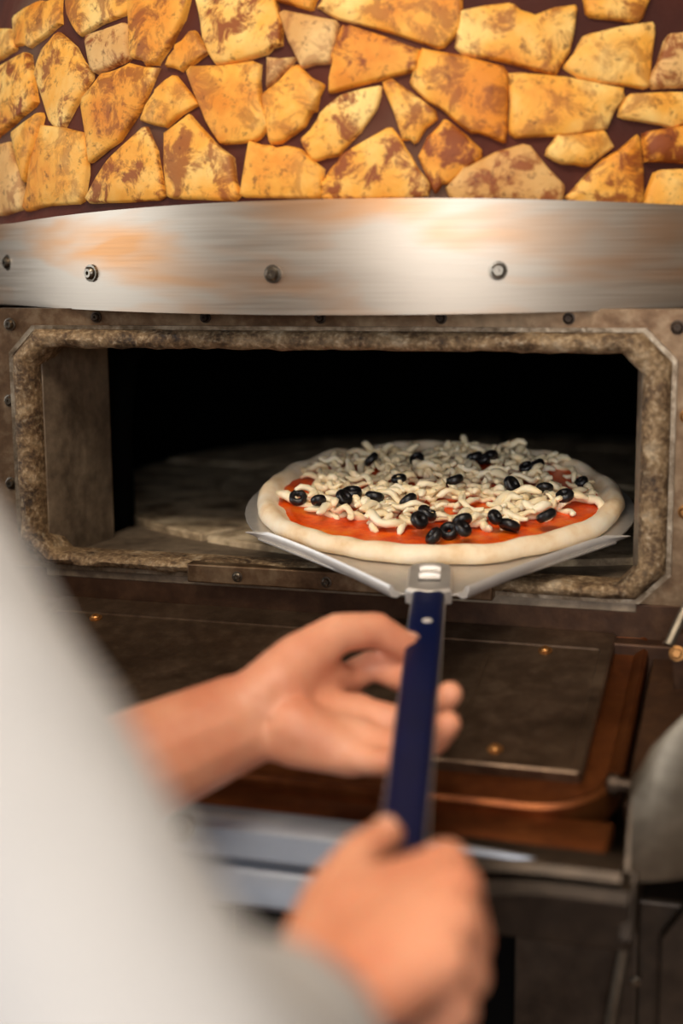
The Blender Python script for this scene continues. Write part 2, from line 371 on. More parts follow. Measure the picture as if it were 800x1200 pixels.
# smaller stones fill the joint between the two fields of facing
def inside(p, poly):
    c = False; n = len(poly)
    for i in range(n):
        (x0, y0), (x1, y1) = poly[i], poly[(i+1) % n]
        if (y0 > p[1]) != (y1 > p[1]) and p[0] < (x1-x0)*(p[1]-y0)/(y1-y0)+x0: c = not c
    return c
for k in range(5000):
    th = random.uniform(-1.75, 1.75); ph = random.uniform(.06, .62); rad = random.choice((.062, .05, .038, .028)); n = random.choice((4, 5, 5, 6)); a0 = random.random()*6
    poly = [(th+rad*math.cos(a0+2*PI*i/n)*random.uniform(.85, 1.1)/math.cos(ph), ph+rad*.75*math.sin(a0+2*PI*i/n)*random.uniform(.85, 1.1)) for i in range(n)]
    if min(p[1] for p in poly) < .055: continue
    if any(-14 < X < 814 and Y > -14 for X, Y in [px(domep(*p)) for p in poly+[(th, ph)]]): continue
    big = [(th+(a-th)*1.14, ph+(b-ph)*1.14) for a, b in poly]; tst = big+[(th, ph)]+[((big[i][0]+big[i-1][0])/2, (big[i][1]+big[i-1][1])/2) for i in range(n)]
    near = [q for q in POLYS if abs(q[0][0]-th) < .35 and abs(q[0][1]-ph) < .3]
    if any(inside(p, q) for q in near for p in tst) or any(inside(p, big) for q in near for p in q): continue
    stone(poly)
# hull below the band, behind the facade
def ringc(r, z, n=64, x=AX, y=AY): return [V(x+r*math.sin(2*PI*i/n), y-r*math.cos(2*PI*i/n), Z(z)) for i in range(n)]
# hull panels leave the front open for the mouth: an arc from +a to -a the long way round
def arc_panel(r0, r1, z0, z1, a0, a1, n=48):
    rg = []
    for i in range(n+1):
        th = a0+(a1-a0)*i/n; rg.append([bandp(th, z0, r0), bandp(th, z0, r1), bandp(th, z1, r1), bandp(th, z1, r0)])
    return MB().loft(rg, True, True)
arc_panel(.515, .53, -.16, .25, .76, 2*PI-.76).build('hull_panel', 'worn_steel', OV, 0, 40)
# facade plate: a flat bronze coloured surround with the mouth cut out
FX, FZ0, FZ1 = .37, -.030, .2300
def octo(x0, x1, z0, z1, c, y): return [V(x0+c, y, Z(z0)), V(x1-c, y, Z(z0)), V(x1, y, Z(z0+c)), V(x1, y, Z(z1-c)), V(x1-c, y, Z(z1)), V(x0+c, y, Z(z1)), V(x0, y, Z(z1-c)), V(x0, y, Z(z0+c))]
def ringprism(outer, inner, dy):
    d = V(0, dy, 0); return MB().loft([outer, inner, [p+d for p in inner], [p+d for p in outer], outer], False, False)
fac = ringprism(octo(-FX, FX, FZ0, FZ1, .001, 0), octo(-.268, .268, .006, .203, .02, 0), .012).build('facade_plate', 'facade_bronze', OV, 0, 30)
tag(fac, 'bronze brown steel surround of the oven mouth')
for s in (-1, 1):
    MB().box(s*FX-(.004 if s > 0 else -.0)*1-.002, s*FX+.002, .012, .13, Z(FZ0), Z(FZ1)).build('facade_return', 'facade_bronze', OV)
for x in (-.205, -.1025, 0, .1025, .205): scr('facade_screw', V(x, 0, Z(.2225)), (0, -1, 0), .0036, 'screw_dark', fac, .004)
for x, z, mt in ((-.290, .216, 'screw_steel'), (-.2935, .148, 'screw_steel'), (.2885, .216, 'screw_dark'), (.2975, .148, 'brass_bolt'), (.2985, .073, 'brass_bolt'), (-.2965, .073, 'screw_steel')):
    scr('facade_screw', V(x, 0, Z(z)), (0, -1, 0), .0042, mt, fac, .005)
MB().box(-FX, FX, -.0025, .012, Z(FZ0-.002), Z(-.003)).build('lower_strip', 'strip_bronze', OV, .0008)
# raised frame round the mouth: thin bright trim, then the mottled gasket
ringprism(octo(-.2895, .2895, -.002, .2155, .024, -.006), octo(-.285, .285, .002, .2115, .0225, -.006), .008).build('frame_trim', 'trim_steel', OV, .0008)
rg = []
N8 = lambda x, z0, z1, c, y: octo(-x, x, z0, z1, c, y)
for x, z0, z1, c, y in ((.2855, .0015, .212, .0225, .0), (.2855, .0015, .212, .0225, -.006), (.281, .004, .2085, .021, -.013), (.274, .008, .203, .019, -.015), (.267, .0115, .198, .017, -.012), (.2635, .013, .196, .016, -.004), (.2635, .013, .196, .016, .02)):
    pts = N8(x, z0, z1, c, y); out = []
    for i in range(8):
        a, b = pts[i], pts[(i+1) % 8]; k = max(1, int((b-a).length/.006)) if False else (44 if i in (0, 4) else (18 if i in (2, 6) else 3))
        for j in range(k): out.append(a.lerp(b, j/k))
    rg.append(out)
for r in rg[1:6]:
    for i, p in enumerate(r):
        r[i] = p+V(0, noise.noise(p*90)*.004, noise.noise(p*70+V(5, 0, 0))*.002)
gk = MB().loft(rg, False, False).build('gasket_frame', 'gasket', OV, 0, 60); tag(gk, 'crumbling ash stained gasket frame')
# plain sill strip that interrupts the gasket below the mouth
sill = MB().box(-.118, .150, -.019, -.004, Z(-.004), Z(.0125)).build('sill_strip', 'facade_bronze', OV, .0015)
for x in (-.071, .009, .085): scr('sill_screw', V(x, -.019, Z(.0035)), (0, -1, 0), .0035, 'screw_steel', sill, .003)
# vestibule: threshold plate, jambs, lintel
MB().box(-.2635, .2635, -.003, .25, Z(-.010), Z(.0045)).build('threshold_plate', 'jamb_steel', OV, .001)
def jamb(s):
    a = [V(s*.2625, .004, Z(.0)), V(s*.2575, .018, Z(.0)), V(s*.2520, .112, Z(.0)), V(s*.272, .112, Z(.0)), V(s*.272, .004, Z(.0))]
    return MB().prism(a, (0, 0, .205)).build('jamb', 'jamb_steel', OV, .0008)
jl = jamb(-1); jr = jamb(1)
scr('jamb_screw', V(-.2585, .0105, Z(.016)), (1, -.25, .1), .004, 'screw_dark', jl, .004)
MB().box(-.262, .262, .004, .112, Z(.1965), Z(.212)).build('lintel', 'jamb_steel', OV, .0008)
# baking chamber
rgc = [ringc(.455, -.02), ringc(.455, .12), ringc(.42, .2), ringc(.30, .26), ringc(.12, .285)]
def chamber():
    rg = []
    for r, z in ((.455, -.02), (.455, .10), (.445, .17), (.40, .215), (.28, .25), (.10, .265)):
        rg.append([V(.02+r*math.sin(a), .53-r*math.cos(a), Z(z)) for a in [.66+(2*PI-1.32)*i/60 for i in range(61)]])
    mb = MB().loft(rg, False, False, False); return mb
ch = chamber().build('baking_chamber', 'soot', OV, 0, 80); sl = ch.modifiers.new('shell', 'SOLIDIFY'); sl.thickness = .02; sl.offset = 1
MB().box(-.29, .33, .114, .45, Z(.2155), Z(.23)).build('chamber_roof', 'soot', OV)
MB().box(-.295, -.272, .07, .20, Z(-.02), Z(.214)).build('chamber_cheek', 'soot', OV)
MB().box(.274, .345, .07, .20, Z(-.02), Z(.214)).build('chamber_cheek', 'soot', OV)
# turning hearth of stone slabs
HCx, HCy, HR = .045, .535, .468
hearth = MB().rev([(.001, Z(-.018)), (HR-.02, Z(-.018)), (HR-.02, Z(-.004)), (.001, Z(-.004))], Matrix.Translation((HCx, HCy, 0)), 64).build('hearth', 'soot', OV)
s0 = math.atan2(-.205, .425)
for ring_i, (ra, rb, n) in enumerate(((.335, HR, 10), (.185, .333, 8), (.03, .183, 5))):
    for i in range(n):
        a0 = s0+2*PI*i/n+.004/rb+ring_i*.3; a1 = s0+2*PI*(i+1)/n-.004/rb+ring_i*.3
        th = [a0+(a1-a0)*k/6 for k in range(7)]; zz = random.uniform(.0095, .012)
        out = [V(HCx+rb*math.sin(a), HCy-rb*math.cos(a), Z(-.004)) for a in th]+[V(HCx+ra*math.sin(a), HCy-ra*math.cos(a), Z(-.004)) for a in th[::-1]]
        MB().prism(out, (0, 0, zz+.004)).build('slab', 'hearth_stone', hearth, .002)

# ---- the door, folded down in front of the mouth
DS = .264                                     # fall of the folded door per metre
DA = math.atan(DS); DO = V(0, -.003, Z(-.029)); DX = V(1, 0, 0); DY = V(0, -math.cos(DA), -math.sin(DA)); DN = V(0, -math.sin(DA), math.cos(DA))
def D(x, v, h=0): return DO+DX*x+DY*v+DN*h     # v metres from the hinge towards the cook
def rrect(x0, x1, v0, v1, r, seg=6):
    o = []
    for cx, cv, a in ((x1-r, v1-r, 0), (x0+r, v1-r, 90), (x0+r, v0+.004, 180), (x1-r, v0+.004, 270)):
        rr = r if a < 180 else .004; cx2 = (x1-rr if a in (0, 270) else x0+rr)
        for k in range(seg+1):
            t = math.radians(a+90*k/seg); o.append((cx2+rr*math.cos(t), cv+rr*math.sin(t)))
    return o
def dloft(prof, name, mat, parent, **kw):     # prof: list of (x0,x1,v0,v1,r,h)
    return MB().loft([[D(x, v, p[5]) for x, v in rrect(*p[:5])] for p in prof]).build(name, mat, parent, **kw)
door = dloft([(-.274, .274, -.004, .236, .055, -.026), (-.276, .276, -.004, .238, .057, -.012), (-.275, .275, -.003, .237, .056, -.003), (-.272, .272, -.001, .234, .053, -.0005), (-.266, .266, .002, .228, .05, -.0045), (-.264, .264, .003, .226, .049, -.0065)], 'door', 'door_bronze', OV, angle=25)
tag(door, 'bronze brown oven door folded down')
plate = dloft([(-.249, .249, .001, .198, .005, -.0065), (-.249, .249, .001, .198, .005, .0012), (-.2475, .2475, .0025, .1965, .005, .0026), (-.240, .240, .028, .191, .004, .0026), (-.2392, .2392, .0288, .190, .004, .0012)], 'door_plate', 'door_plate', door, angle=25)
for x, v in ((.197, .036), (.185, .178), (-.197, .036), (-.185, .178)): scr('plate_screw', D(x, v, .0012), DN, .0042, 'brass_bolt', plate, .0035)
dloft([(.02, .155, .045, .15, .004, -.002), (.02, .155, .045, .15, .004, .0020), (.022, .153, .047, .148, .004, .0026)], 'stiffener', 'door_plate', door, angle=25)
# front flap and rails below the door edge
MB().loft([[V(x, -.226, Z(-.0975)), V(x, -.262, Z(-.0990)), V(x, -.274, Z(-.1045)), V(x, -.274, Z(-.110)), V(x, -.226, Z(-.110))] for x in (-.275, .275)]).build('door_flap', 'door_bronze', OV, .002)
def rail(y, prof, lean, x0, x1, name, mat):
    rg = []
    for i in range(25):
        x = x0+(x1-x0)*i/24; k = max(0., min(1., (x-.08)/.17)); k = k*k*(3-2*k)
        z1 = prof[0]+(prof[2]-prof[0])*k; zb = prof[1]+(prof[3]-prof[1])*k; e = (z1-zb)
        rg.append([V(x, y+lean, Z(z1)), V(x, y+lean*.75-.003, Z(z1-e*.08)), V(x, y+lean*.5-.005, Z(z1-e*.24)), V(x, y-.003, Z(zb+e*.15)), V(x, y, Z(zb)), V(x, y+lean+.012, Z(zb)), V(x, y+lean+.012, Z(z1))])
    return MB().loft(rg).build(name, mat, OV, 0, 35)
P1, P2 = (-.099, -.126, -.1015, -.1095), (-.1285, -.159, -.1125, -.1235)
r1 = rail(-.292, P1, .012, -.285, .135, 'front_rail', 'rail_steel_lit'); rail(-.292, P1, .012, .1352, .287, 'front_rail', 'dark_sheet')  # one bar; pale left and dark right halves stand in for its reflections
MB().tube([V(.136, -.287, Z(-.1000)), V(.18, -.2885, Z(-.1010)), V(.215, -.288, Z(-.1025)), V(.235, -.286, Z(-.1035))], [.0035, .0035, .0028, .0012], 8).build('rail_highlight', 'rail_steel_lit', OV)  # pale bead added as the highlight along the dark half
scr('rail_bolt', V(-.004, -.294, Z(-.106)), (0, -1, .35), .0075, 'screw_steel', r1, .008)
rail(-.292, P2, .012, -.30, .135, 'lower_rail', 'rail_steel_lit'); rail(-.292, P2, .012, .1352, .292, 'lower_rail', 'dark_sheet')  # same split: reflections put into pale and dark colours
MB().box(-.29, .29, -.262, -.02, Z(-.17), Z(-.135)).build('drip_tray', 'dark_sheet', OV, .002)
# hinge bolts, arms and the curved cheeks beside the door
for s in (1, -1):
    arm = MB().prism([V(s*.283, -.198, Z(-.070)), V(s*.283, -.225, Z(-.085)), V(s*.283, -.268, Z(-.16)), V(s*.283, -.235, Z(-.165)), V(s*.283, -.185, Z(-.09))], (s*.010, 0, 0)).build('hinge_arm', 'dark_sheet', OV, .0015)
    bt = MB().rev([(.001, -.004), (.005, -.004), (.005, .004), (.0075, .004), (.0075, .010), (.005, .012), (.001, .012)], Matrix.Translation((s*.279, -.205, Z(-.079))) @ Matrix.Rotation(-s*PI/2, 4, 'Y'), 10).build('hinge_bolt', 'screw_dark', arm)
    rg = []
    # cheek: a curved steel plate beside the door, its upper edge sweeping down to the front
    for i in range(17):
        f = i/16; x = .288+f*.18; y = -.245+.19*f**1.8*1.2
        top = -.055+.075*min(1, f*2.2)**.8+.02*f
        if f < .05: top = -.062
        rg.append([V(s*x, y, Z(-.129+.01*f)), V(s*x, y-.006, Z(-.10)), V(s*x, y-.004, Z(top-.01)), V(s*x, y, Z(top)), V(s*x, y+.006, Z(top)), V(s*x, y+.006, Z(-.129))])
    ck = MB().loft(rg).build('cheek_plate', 'cheek_steel', OV, 0, 35); tag(ck, 'curved grey steel cheek plate')
    MB().loft([[D(s*x, v, h) for x, v in ((.279, .0), (.36, .0), (.36, .20), (.279, .215))] for h in (-.02, -.008)]).build('door_ledge', 'strip_bronze', OV, .001)
    LA, LB, LC = ony(808, 703, -.045), ony(783, 756, -.068), ony(793, 766, -.066)
    mir = lambda p: V(s*p.x, p.y, p.z)
    lv = MB().tube([mir(LA), mir(LA.lerp(LB, .5)), mir(LB)], [.0035, .004, .0035], 8).build('door_lever', 'cheek_steel', OV)
    MB().prism([mir(LC)+V(s*x, .004, z) for x, z in ((-.006, .012), (.03, .02), (.03, -.03), (-.002, -.03))], (0, .004, 0)).build('lever_plate', 'strip_bronze', lv, .001)
    scr('lever_bolt', mir(LC), (0, -1, .3), .0042, 'brass_bolt', lv, .005)
    MB().box(min(s*.285, s*.37), max(s*.285, s*.37), -.015, -.001, Z(-.10), Z(-.028)).build('side_panel', 'strip_bronze', OV, .001)
# under structure: dark cabinet with a drawer slot, panel, pull strip
MB().box(-.42, .42, -.16, .9, Z(-1.05), Z(-.178)).build('cabinet', 'dark_sheet', OV, .004)
MB().box(-.30, .37, -.02, .5, Z(-.18), Z(-.031)).build('mouth_base', 'strip_bronze', OV, .002)
pn = MB().box(.20, .288, -.172, -.160, Z(-.62), Z(-.180)).build('cabinet_panel', 'dark_sheet', OV, .002)
MB().box(-.288, .20, -.172, -.160, Z(-.199), Z(-.180)).build('cabinet_panel', 'dark_sheet', OV, .002)
MB().box(-.40, -.02, -.172, -.160, Z(-.62), Z(-.199)).build('cabinet_panel', 'dark_sheet', OV, .002)
MB().box(-.02, .20, -.163, -.158, Z(-.62), Z(-.199)).build('recess_shade', 'void_shade', OV)  # flat near-black sheet; its colour stands for shade inside the slot
MB().tube([V(.2850, -.172, Z(-.160)), V(.2845, -.190, Z(-.166)), V(.2720, -.190, Z(-.26)), V(.2610, -.190, Z(-.345)), V(.260, -.170, Z(-.352))], [.0028, .0034, .0044, .0040, .003], 8).build('pull_strip', 'cheek_steel', OV)
MB().prism([V(.303, -.175, Z(-.20)), V(.335, -.175, Z(-.150)), V(.42, -.175, Z(-.150)), V(.42, -.175, Z(-.62)), V(.303, -.175, Z(-.62))], (0, .014, 0)).build('corner_panel', 'dark_sheet', OV, .002)
scr('panel_screw', V(.2865, -.172, Z(-.236)), (0, -1, 0), .003, 'screw_steel', pn, .003)
for x in (-.36, .36):
    for y in (-.1, .84): MB().rev([(.001, 0), (.035, 0), (.035, .01), (.022, .02), (.022, .101), (.001, .101)], Matrix.Translation((x, y, 0)), 16).build('leg', 'worn_steel', OV)
arc_panel(.48, .525, -.178, -.16, 0, 2*PI).build('hull_floor', 'dark_sheet', OV)

# ------------------------------------------------------------------ peel
NK = at(503, 692, 1.085); HE = at(472, 985, .745); PA = (HE-NK).normalized()
PW = PA.cross(V(0, 0, 1)).normalized()
if PW.x < 0: PW = -PW
PN = PW.cross(-PA).normalized()
PC = NK-PA*.215                              # centre of the blade
def Q(u, s, h=0): return PC+PW*u+PA*s+PN*h    # s runs towards the cook
PEEL = thing('pizza_peel', PC, 'aluminium pizza peel with navy blue handle carrying a pizza', 'pizza peel')
out = []
for i in range(41):
    a = math.radians(-28+236*i/40); out.append((.175*math.cos(a), -.175*math.sin(a)))
out += [(-.150, .098), (-.026, .220), (.026, .220), (.150, .098)]
MB().loft([[Q(u, s, -.0022) for u, s in out], [Q(u, s, -.0006) for u, s in out]]).build('blade', 'peel_aluminium', PEEL, .0004, 30)
blade = PEEL.children[0]
for sg in (-1, 1):
    a0, a1 = (sg*.157, .081), (sg*.024, .222); rg = []
    for k in range(13):
        f = k/12; u = a0[0]+(a1[0]-a0[0])*f; s = a0[1]+(a1[1]-a0[1])*f - .006*math.sin(PI*f); hh = .0085*min(1, f*5+.15)
        nu, ns = sg*.74, .67
        rg.append([Q(u+nu*d, s+ns*d, h*hh/.0085) for d, h in ((-.004, -.002), (.001, -.0035), (.0065, -.001), (.0085, .0060), (.0070, .0085), (.0050, .0075), (.0020, .0025), (-.003, .0002))])
    MB().loft(rg).build('raised_lip', 'peel_lip', PEEL, 0, 50)
def rb(u0, s0, s1, h0, h1, c=.005):
    return [(-u0, s1), (-u0, s0+c), (-u0+c*.3, s0+c*.3), (-u0+c, s0), (u0-c, s0), (u0-c*.3, s0+c*.3), (u0, s0+c), (u0, s1)]
col = [(-.0175, .232), (-.0175, .186), (-.0155, .1785), (-.009, .174), (.009, .174), (.0155, .1785), (.0175, .186), (.0175, .232), (.009, .236), (0, .2395), (-.009, .236)]
cl = MB().loft([[Q(u, s, -.004) for u, s in col], [Q(u, s, .006) for u, s in col], [Q(u*.9, .207+(s-.207)*.93, .0085) for u, s in col]]).build('collar', 'peel_aluminium', PEEL, .0006, 40)
for s in (.193, .208): MB().tube([Q(-.0075, s, .0085), Q(-.004, s, .0098), Q(.004, s, .0098), Q(.0075, s, .0085)], .0034, 8).build('rivet', 'peel_lip', cl)
for s in (.1855, .2005, .2155): MB().loft([[Q(-.0085, s-.0018, h_), Q(.0085, s-.0018, h_), Q(.0085, s+.0018, h_), Q(-.0085, s+.0018, h_)] for h_ in (.0080, .0087)]).build('slot', 'slot_dark', cl)
SE = .76                                     # far end of the grip
tg = MB().loft([[Q(u, s, h) for u, h in ((-.0130, -.003), (.0130, -.003), (.0130, .0012), (-.0130, .0012))] for s in (.215, SE-.02)]).build('edge_highlight', 'peel_aluminium', PEEL, .0006)  # silver strip wider than the grip, added as highlights along its edges
gr = []
def gring(s, k=1.0): return [Q(.0122*k*math.copysign(abs(math.cos(t))**.45, math.cos(t)), s, .0010+.0068*k*math.copysign(abs(math.sin(t))**.5, math.sin(t))) for t in [2*PI*i/24 for i in range(24)]]
hd = MB().loft([gring(.2335, .97), gring(.235), gring(.3), gring(.45), gring(.6), gring(SE-.006), gring(SE-.001, .9), gring(SE, .7)]).build('handle', 'navy_grip', PEEL, 0, 40); tag(hd, 'navy blue flat handle')
scr('handle_rivet', Q(.0015, .2935, .0078), PN, .0028, 'peel_lip', hd, .0012)

# ------------------------------------------------------------------ pizza
PIZ = thing('pizza', PC, 'unbaked pizza with grated cheese, tomato sauce and black olives', 'pizza')
def rim(th): return .1645+.0034*noise.noise(V(math.cos(th)*2, math.sin(th)*2, 3))+.0030*noise.noise(V(math.cos(th)*6, math.sin(th)*6, 1))
prof = [(.0, .0065), (.5, .0065), (.80, .0068), (.885, .0095), (.910, .0138), (.945, .0160), (.976, .0145), (.995, .0105), (1.0, .0060), (.985, .0015), (.95, .0004), (.5, .0004), (.0, .0004)]
rg = []
for f, h in prof:
    ring = []
    for i in range(120):
        th = 2*PI*i/120; r = max(.0006, f*rim(th)); hh = h
        if .85 < f: hh = h*(1+.36*noise.noise(V(math.cos(th)*5, math.sin(th)*5, f*3)))
        if .85 < f < .93: r *= 1+.012*noise.noise(V(math.cos(th)*9, math.sin(th)*9, 7))
        ring.append(Q(r*math.cos(th), r*math.sin(th), hh))
    rg.append(ring)
MB().loft(rg).build('crust', 'dough', PIZ, 0, 80)
rg = []
for f, h in ((1.0, .0060), (.985, .0090), (.95, .0098), (.7, .0100), (.4, .0102), (.02, .0102)):
    rg.append([Q((.1480+.0045*noise.noise(V(math.cos(t)*4, math.sin(t)*4, 9)))*f*math.cos(t), (.1480+.0045*noise.noise(V(math.cos(t)*4, math.sin(t)*4, 9)))*f*math.sin(t), h+.0009*noise.noise(V(math.cos(t)*f*20, math.sin(t)*f*20, 2))) for t in [2*PI*i/90 for i in range(90)]])
MB().loft(rg).build('sauce', 'tomato_sauce', PIZ, 0, 80)
PM = Matrix(((PW.x, -PA.x, PN.x), (PW.y, -PA.y, PN.y), (PW.z, -PA.z, PN.z))).to_4x4()
protos = []; random.seed(23)
for k in range(14):                          # kinds of curl of the grated cheese
    L = random.uniform(.024, .050); bend = random.uniform(-3.4, 3.4); r = random.uniform(.0031, .0048); pts = []; x = y = 0; a = -bend/2
    nn = 9
    for i in range(nn):
        pts.append((x, y, .0022*math.sin(i*1.1+k))); a += bend/nn+.25*math.sin(i*1.7+k*2); x += L/nn*math.cos(a); y += L/nn*math.sin(a)
    cx = sum(p[0] for p in pts)/nn; cy = sum(p[1] for p in pts)/nn; pts = [(p[0]-cx, p[1]-cy, p[2]) for p in pts]
    rad = [r*f*random.uniform(.8, 1.15) for f in (.45, .85, 1, 1, 1, 1, .95, .8, .4)]
    me = MB().tube(pts, rad, 7, .8).mesh('cheese_shred'); me.materials.append(MAT['cheese']); protos.append(me)
def place(name, me, u, s, h, rz, rx, ry, parent, sc=1):
    o = bpy.data.objects.new(name, me); COL.objects.link(o); o.parent = parent
    M = Matrix.Translation(Q(u, s, h)) @ PM @ Matrix.Rotation(rz, 4, 'Z') @ Matrix.Rotation(rx, 4, 'X') @ Matrix.Rotation(ry, 4, 'Y') @ Matrix.Scale(sc, 4)
    o.matrix_parent_inverse = parent.matrix_basis.inverted(); o.matrix_basis = M; return o
for me in protos:
    me.polygons.foreach_set('use_smooth', [True]*len(me.polygons))
cnt = 0; grid = {}
while cnt < 298:
    u = random.uniform(-.135, .135); s = random.uniform(-.14, .115); rr_ = math.hypot(u, s)
    if rr_ > .136: continue
    if s > .04 and math.hypot(u*.85, s) > .108: continue      # bare sauce along the front
    if u < -.108 and s > -.045 and random.random() < .9: continue
    if u > .108 and s > -.03 and random.random() < .7: continue
    if math.hypot(u-.07, s+.04) < .018 and random.random() < .7: continue
    key = (round(u/.018), round(s/.018)); lv = grid.get(key, 0)
    if lv >= 3: continue
    grid[key] = lv+1; cnt += 1
    place('cheese_shred', random.choice(protos), u, s, 0.0135+lv*.0048+random.uniform(-.0006, .001), random.uniform(0, 6.28), random.uniform(-.5, .5), random.uniform(-.3, .3), PIZ, random.uniform(.85, 1.15))
# olive slices where the photo shows them
ol = []
for kk, (R_, r_) in enumerate(((.0060, .0034), (.0066, .0036), (.0054, .0038))):
    me = MB().loft([[V((R_+r_*math.cos(b))*math.cos(a), (R_+r_*math.cos(b))*math.sin(a), r_*1.25*math.sin(b)) for b in [2*PI*j/9 for j in range(9)]] for a in [2*PI*i/16 for i in range(17)]], False, False).mesh('olive_slice')
    me.materials.append(MAT['olive']); me.polygons.foreach_set('use_smooth', [True]*len(me.polygons)); ol.append(me)
OL = [(258, 47), (347, 46), (490, 43), (478, 46), (578, 60), (668, 92), (533, 97), (597, 103), (636, 118), (600, 157), (528, 176), (410, 187), (380, 197), (368, 152), (352, 166), (205, 122), (220, 112), (155, 127), (115, 122), (420, 88), (460, 42), (312, 85), (436, 166), (440, 188), (560, 62), (265, 120), (500, 160), (330, 128)]
for k, (x, y) in enumerate(OL):
    X, Y = 280+x/1.667, 510+y/1.667; d = ray(X, Y); hgt = .0245 if k not in (10, 11, 12, 18, 5) else .0165
    p0 = Q(0, 0, hgt); tt = (p0-CP).dot(PN)/d.dot(PN); p = CP+d*tt-PC
    u, s = p.dot(PW), p.dot(PA)
    rr_ = math.hypot(u, s)
    if rr_ > .142: u *= .142/rr_; s *= .142/rr_
    place('olive_slice', ol[k % 3], u, s, hgt, random.uniform(0, 6), random.uniform(-.7, .9), random.uniform(-.7, .7), PIZ, random.uniform(.72, .95))

# ------------------------------------------------------------------ the cook
def solid(mb, name, mat, parent, voxel, smooth=6, fac=.5):
    me = bpy.data.meshes.new('tmp'); me.from_pydata(mb.v, [], mb.f); me.update()
    bm = bmesh.new(); bm.from_mesh(me); bmesh.ops.recalc_face_normals(bm, faces=bm.faces); bm.to_mesh(me); bm.free()
    o = bpy.data.objects.new('tmp', me); COL.objects.link(o)
    r = o.modifiers.new('r', 'REMESH'); r.mode = 'VOXEL'; r.voxel_size = voxel; r.adaptivity = 0
    sm = o.modifiers.new('s', 'SMOOTH'); sm.factor = fac; sm.iterations = smooth
    dg = bpy.context.evaluated_depsgraph_get(); dg.update(); me2 = bpy.data.meshes.new_from_object(o.evaluated_get(dg))
    bpy.data.objects.remove(o); me2.name = name
    me2.materials.clear()
    return link(name, me2, mat, parent, 0, 180)
# joints (camera metres: right, down, away)
shR = cam(-.201, -.032, .48); elR = cam(-.041, .161, .36); wrR = Q(-.030, .742, .016)
shL = cam(-.485, -.02, .68); elL = cam(-.295, .225, .83); wrL = at(280, 846, .94)
mid = (shR+shL)/2; across = (shR-shL); across.z = 0; across.normalize()
fwd = V(-across.y, across.x, 0)
if fwd.y < 0: fwd = -fwd
hip = V(mid.x, mid.y, .93)-fwd*.10; up = V(0, 0, 1)
body = MB()
FM = Matrix((tuple(across), tuple(fwd), (0, 0, 1))).transposed()
# right hand: back of the hand up, fingers closed round the grip, thumb along it
def hand_right(mb):
    mcp = [Q(.024, .640, .026), Q(.029, .662, .029), Q(.029, .685, .027), Q(.024, .707, .022)]
    pip = [Q(.033, .634, -.003), Q(.037, .658, -.003), Q(.036, .683, -.004), Q(.032, .705, -.005)]
    dip = [Q(.016, .636, -.020), Q(.018, .659, -.022), Q(.018, .683, -.021), Q(.016, .704, -.019)]
    tip = [Q(-.006, .639, -.0175), Q(-.006, .661, -.018), Q(-.005, .683, -.0175), Q(-.004, .704, -.016)]
    fr = [.0098, .0102, .0098, .0086]
    for k in range(4):
        r = fr[k]; mb.chain([(mcp[k], r*1.2), (pip[k], r*1.02), (dip[k], r*.92), (tip[k], r*.82)])
        mb.cap(wrR.lerp(mcp[k], .12), .021, mcp[k], .0135)
        mb.cap(wrR.lerp(mcp[k], .5)-PN*.004, .0165, mcp[k], .013)
    mb.chain([(wrR+PW*.008-PA*.004, .022), (Q(-.030, .698, .020), .018), (Q(-.028, .660, .021), .0140), (Q(-.018, .624, .021), .0115), (Q(-.006, .600, .0185), .0092)])
    mb.cap(Q(-.026, .685, .020), .016, mcp[0], .012)
    mb.cap(Q(-.022, .660, .021), .012, mcp[0], .011)
    mb.chain([(wrR, .0285), (wrR.lerp(elR, .25), .030), (wrR.lerp(elR, .65), .036), (elR, .034)])
hand_right(body)
# left hand: under the grip, palm up, thumb reaching over beside it
def hand_left(mb):
    J = [[(402, 800, .988, .0128), (436, 778, .992, .0108), (468, 796, .984, .0098), (498, 800, .966, .0084)],
         [(418, 836, .950, .0130), (470, 846, .938, .0105), (508, 838, .928, .0095), (527, 813, .916, .0092)],
         [(422, 866, .925, .0125), (474, 876, .908, .0100), (508, 870, .896, .0092), (525, 848, .884, .0090)],
         [(412, 888, .915, .0118), (452, 894, .892, .0088), (478, 889, .880, .0080), (492, 874, .872, .0072)]]
    for f in J:
        mb.chain([(at(x, y, d), r) for x, y, d, r in f])
        a = at(*f[0][:3]); mb.cap(wrL, .022, a, f[0][3]*1.12); mb.cap(wrL.lerp(a, .5), .019, a, f[0][3]*1.1)
    mb.chain([(at(302, 822, .935), .023), (at(350, 775, .948), .0195), (at(395, 742, .960), .0140), (at(440, 738, .972), .0128), (at(474, 758, .979), .0112)])
    mb.cap(at(330, 800, .94), .022, at(402, 806, .985), .012); mb.cap(at(345, 850, .925), .020, at(410, 880, .918), .014)
    mb.cap(at(350, 775, .948), .019, at(400, 800, .98), .012)
    mb.chain([(wrL, .0325), (wrL.lerp(elL, .25), .0375), (wrL.lerp(elL, .6), .040), (elL, .034)])
hand_left(body)
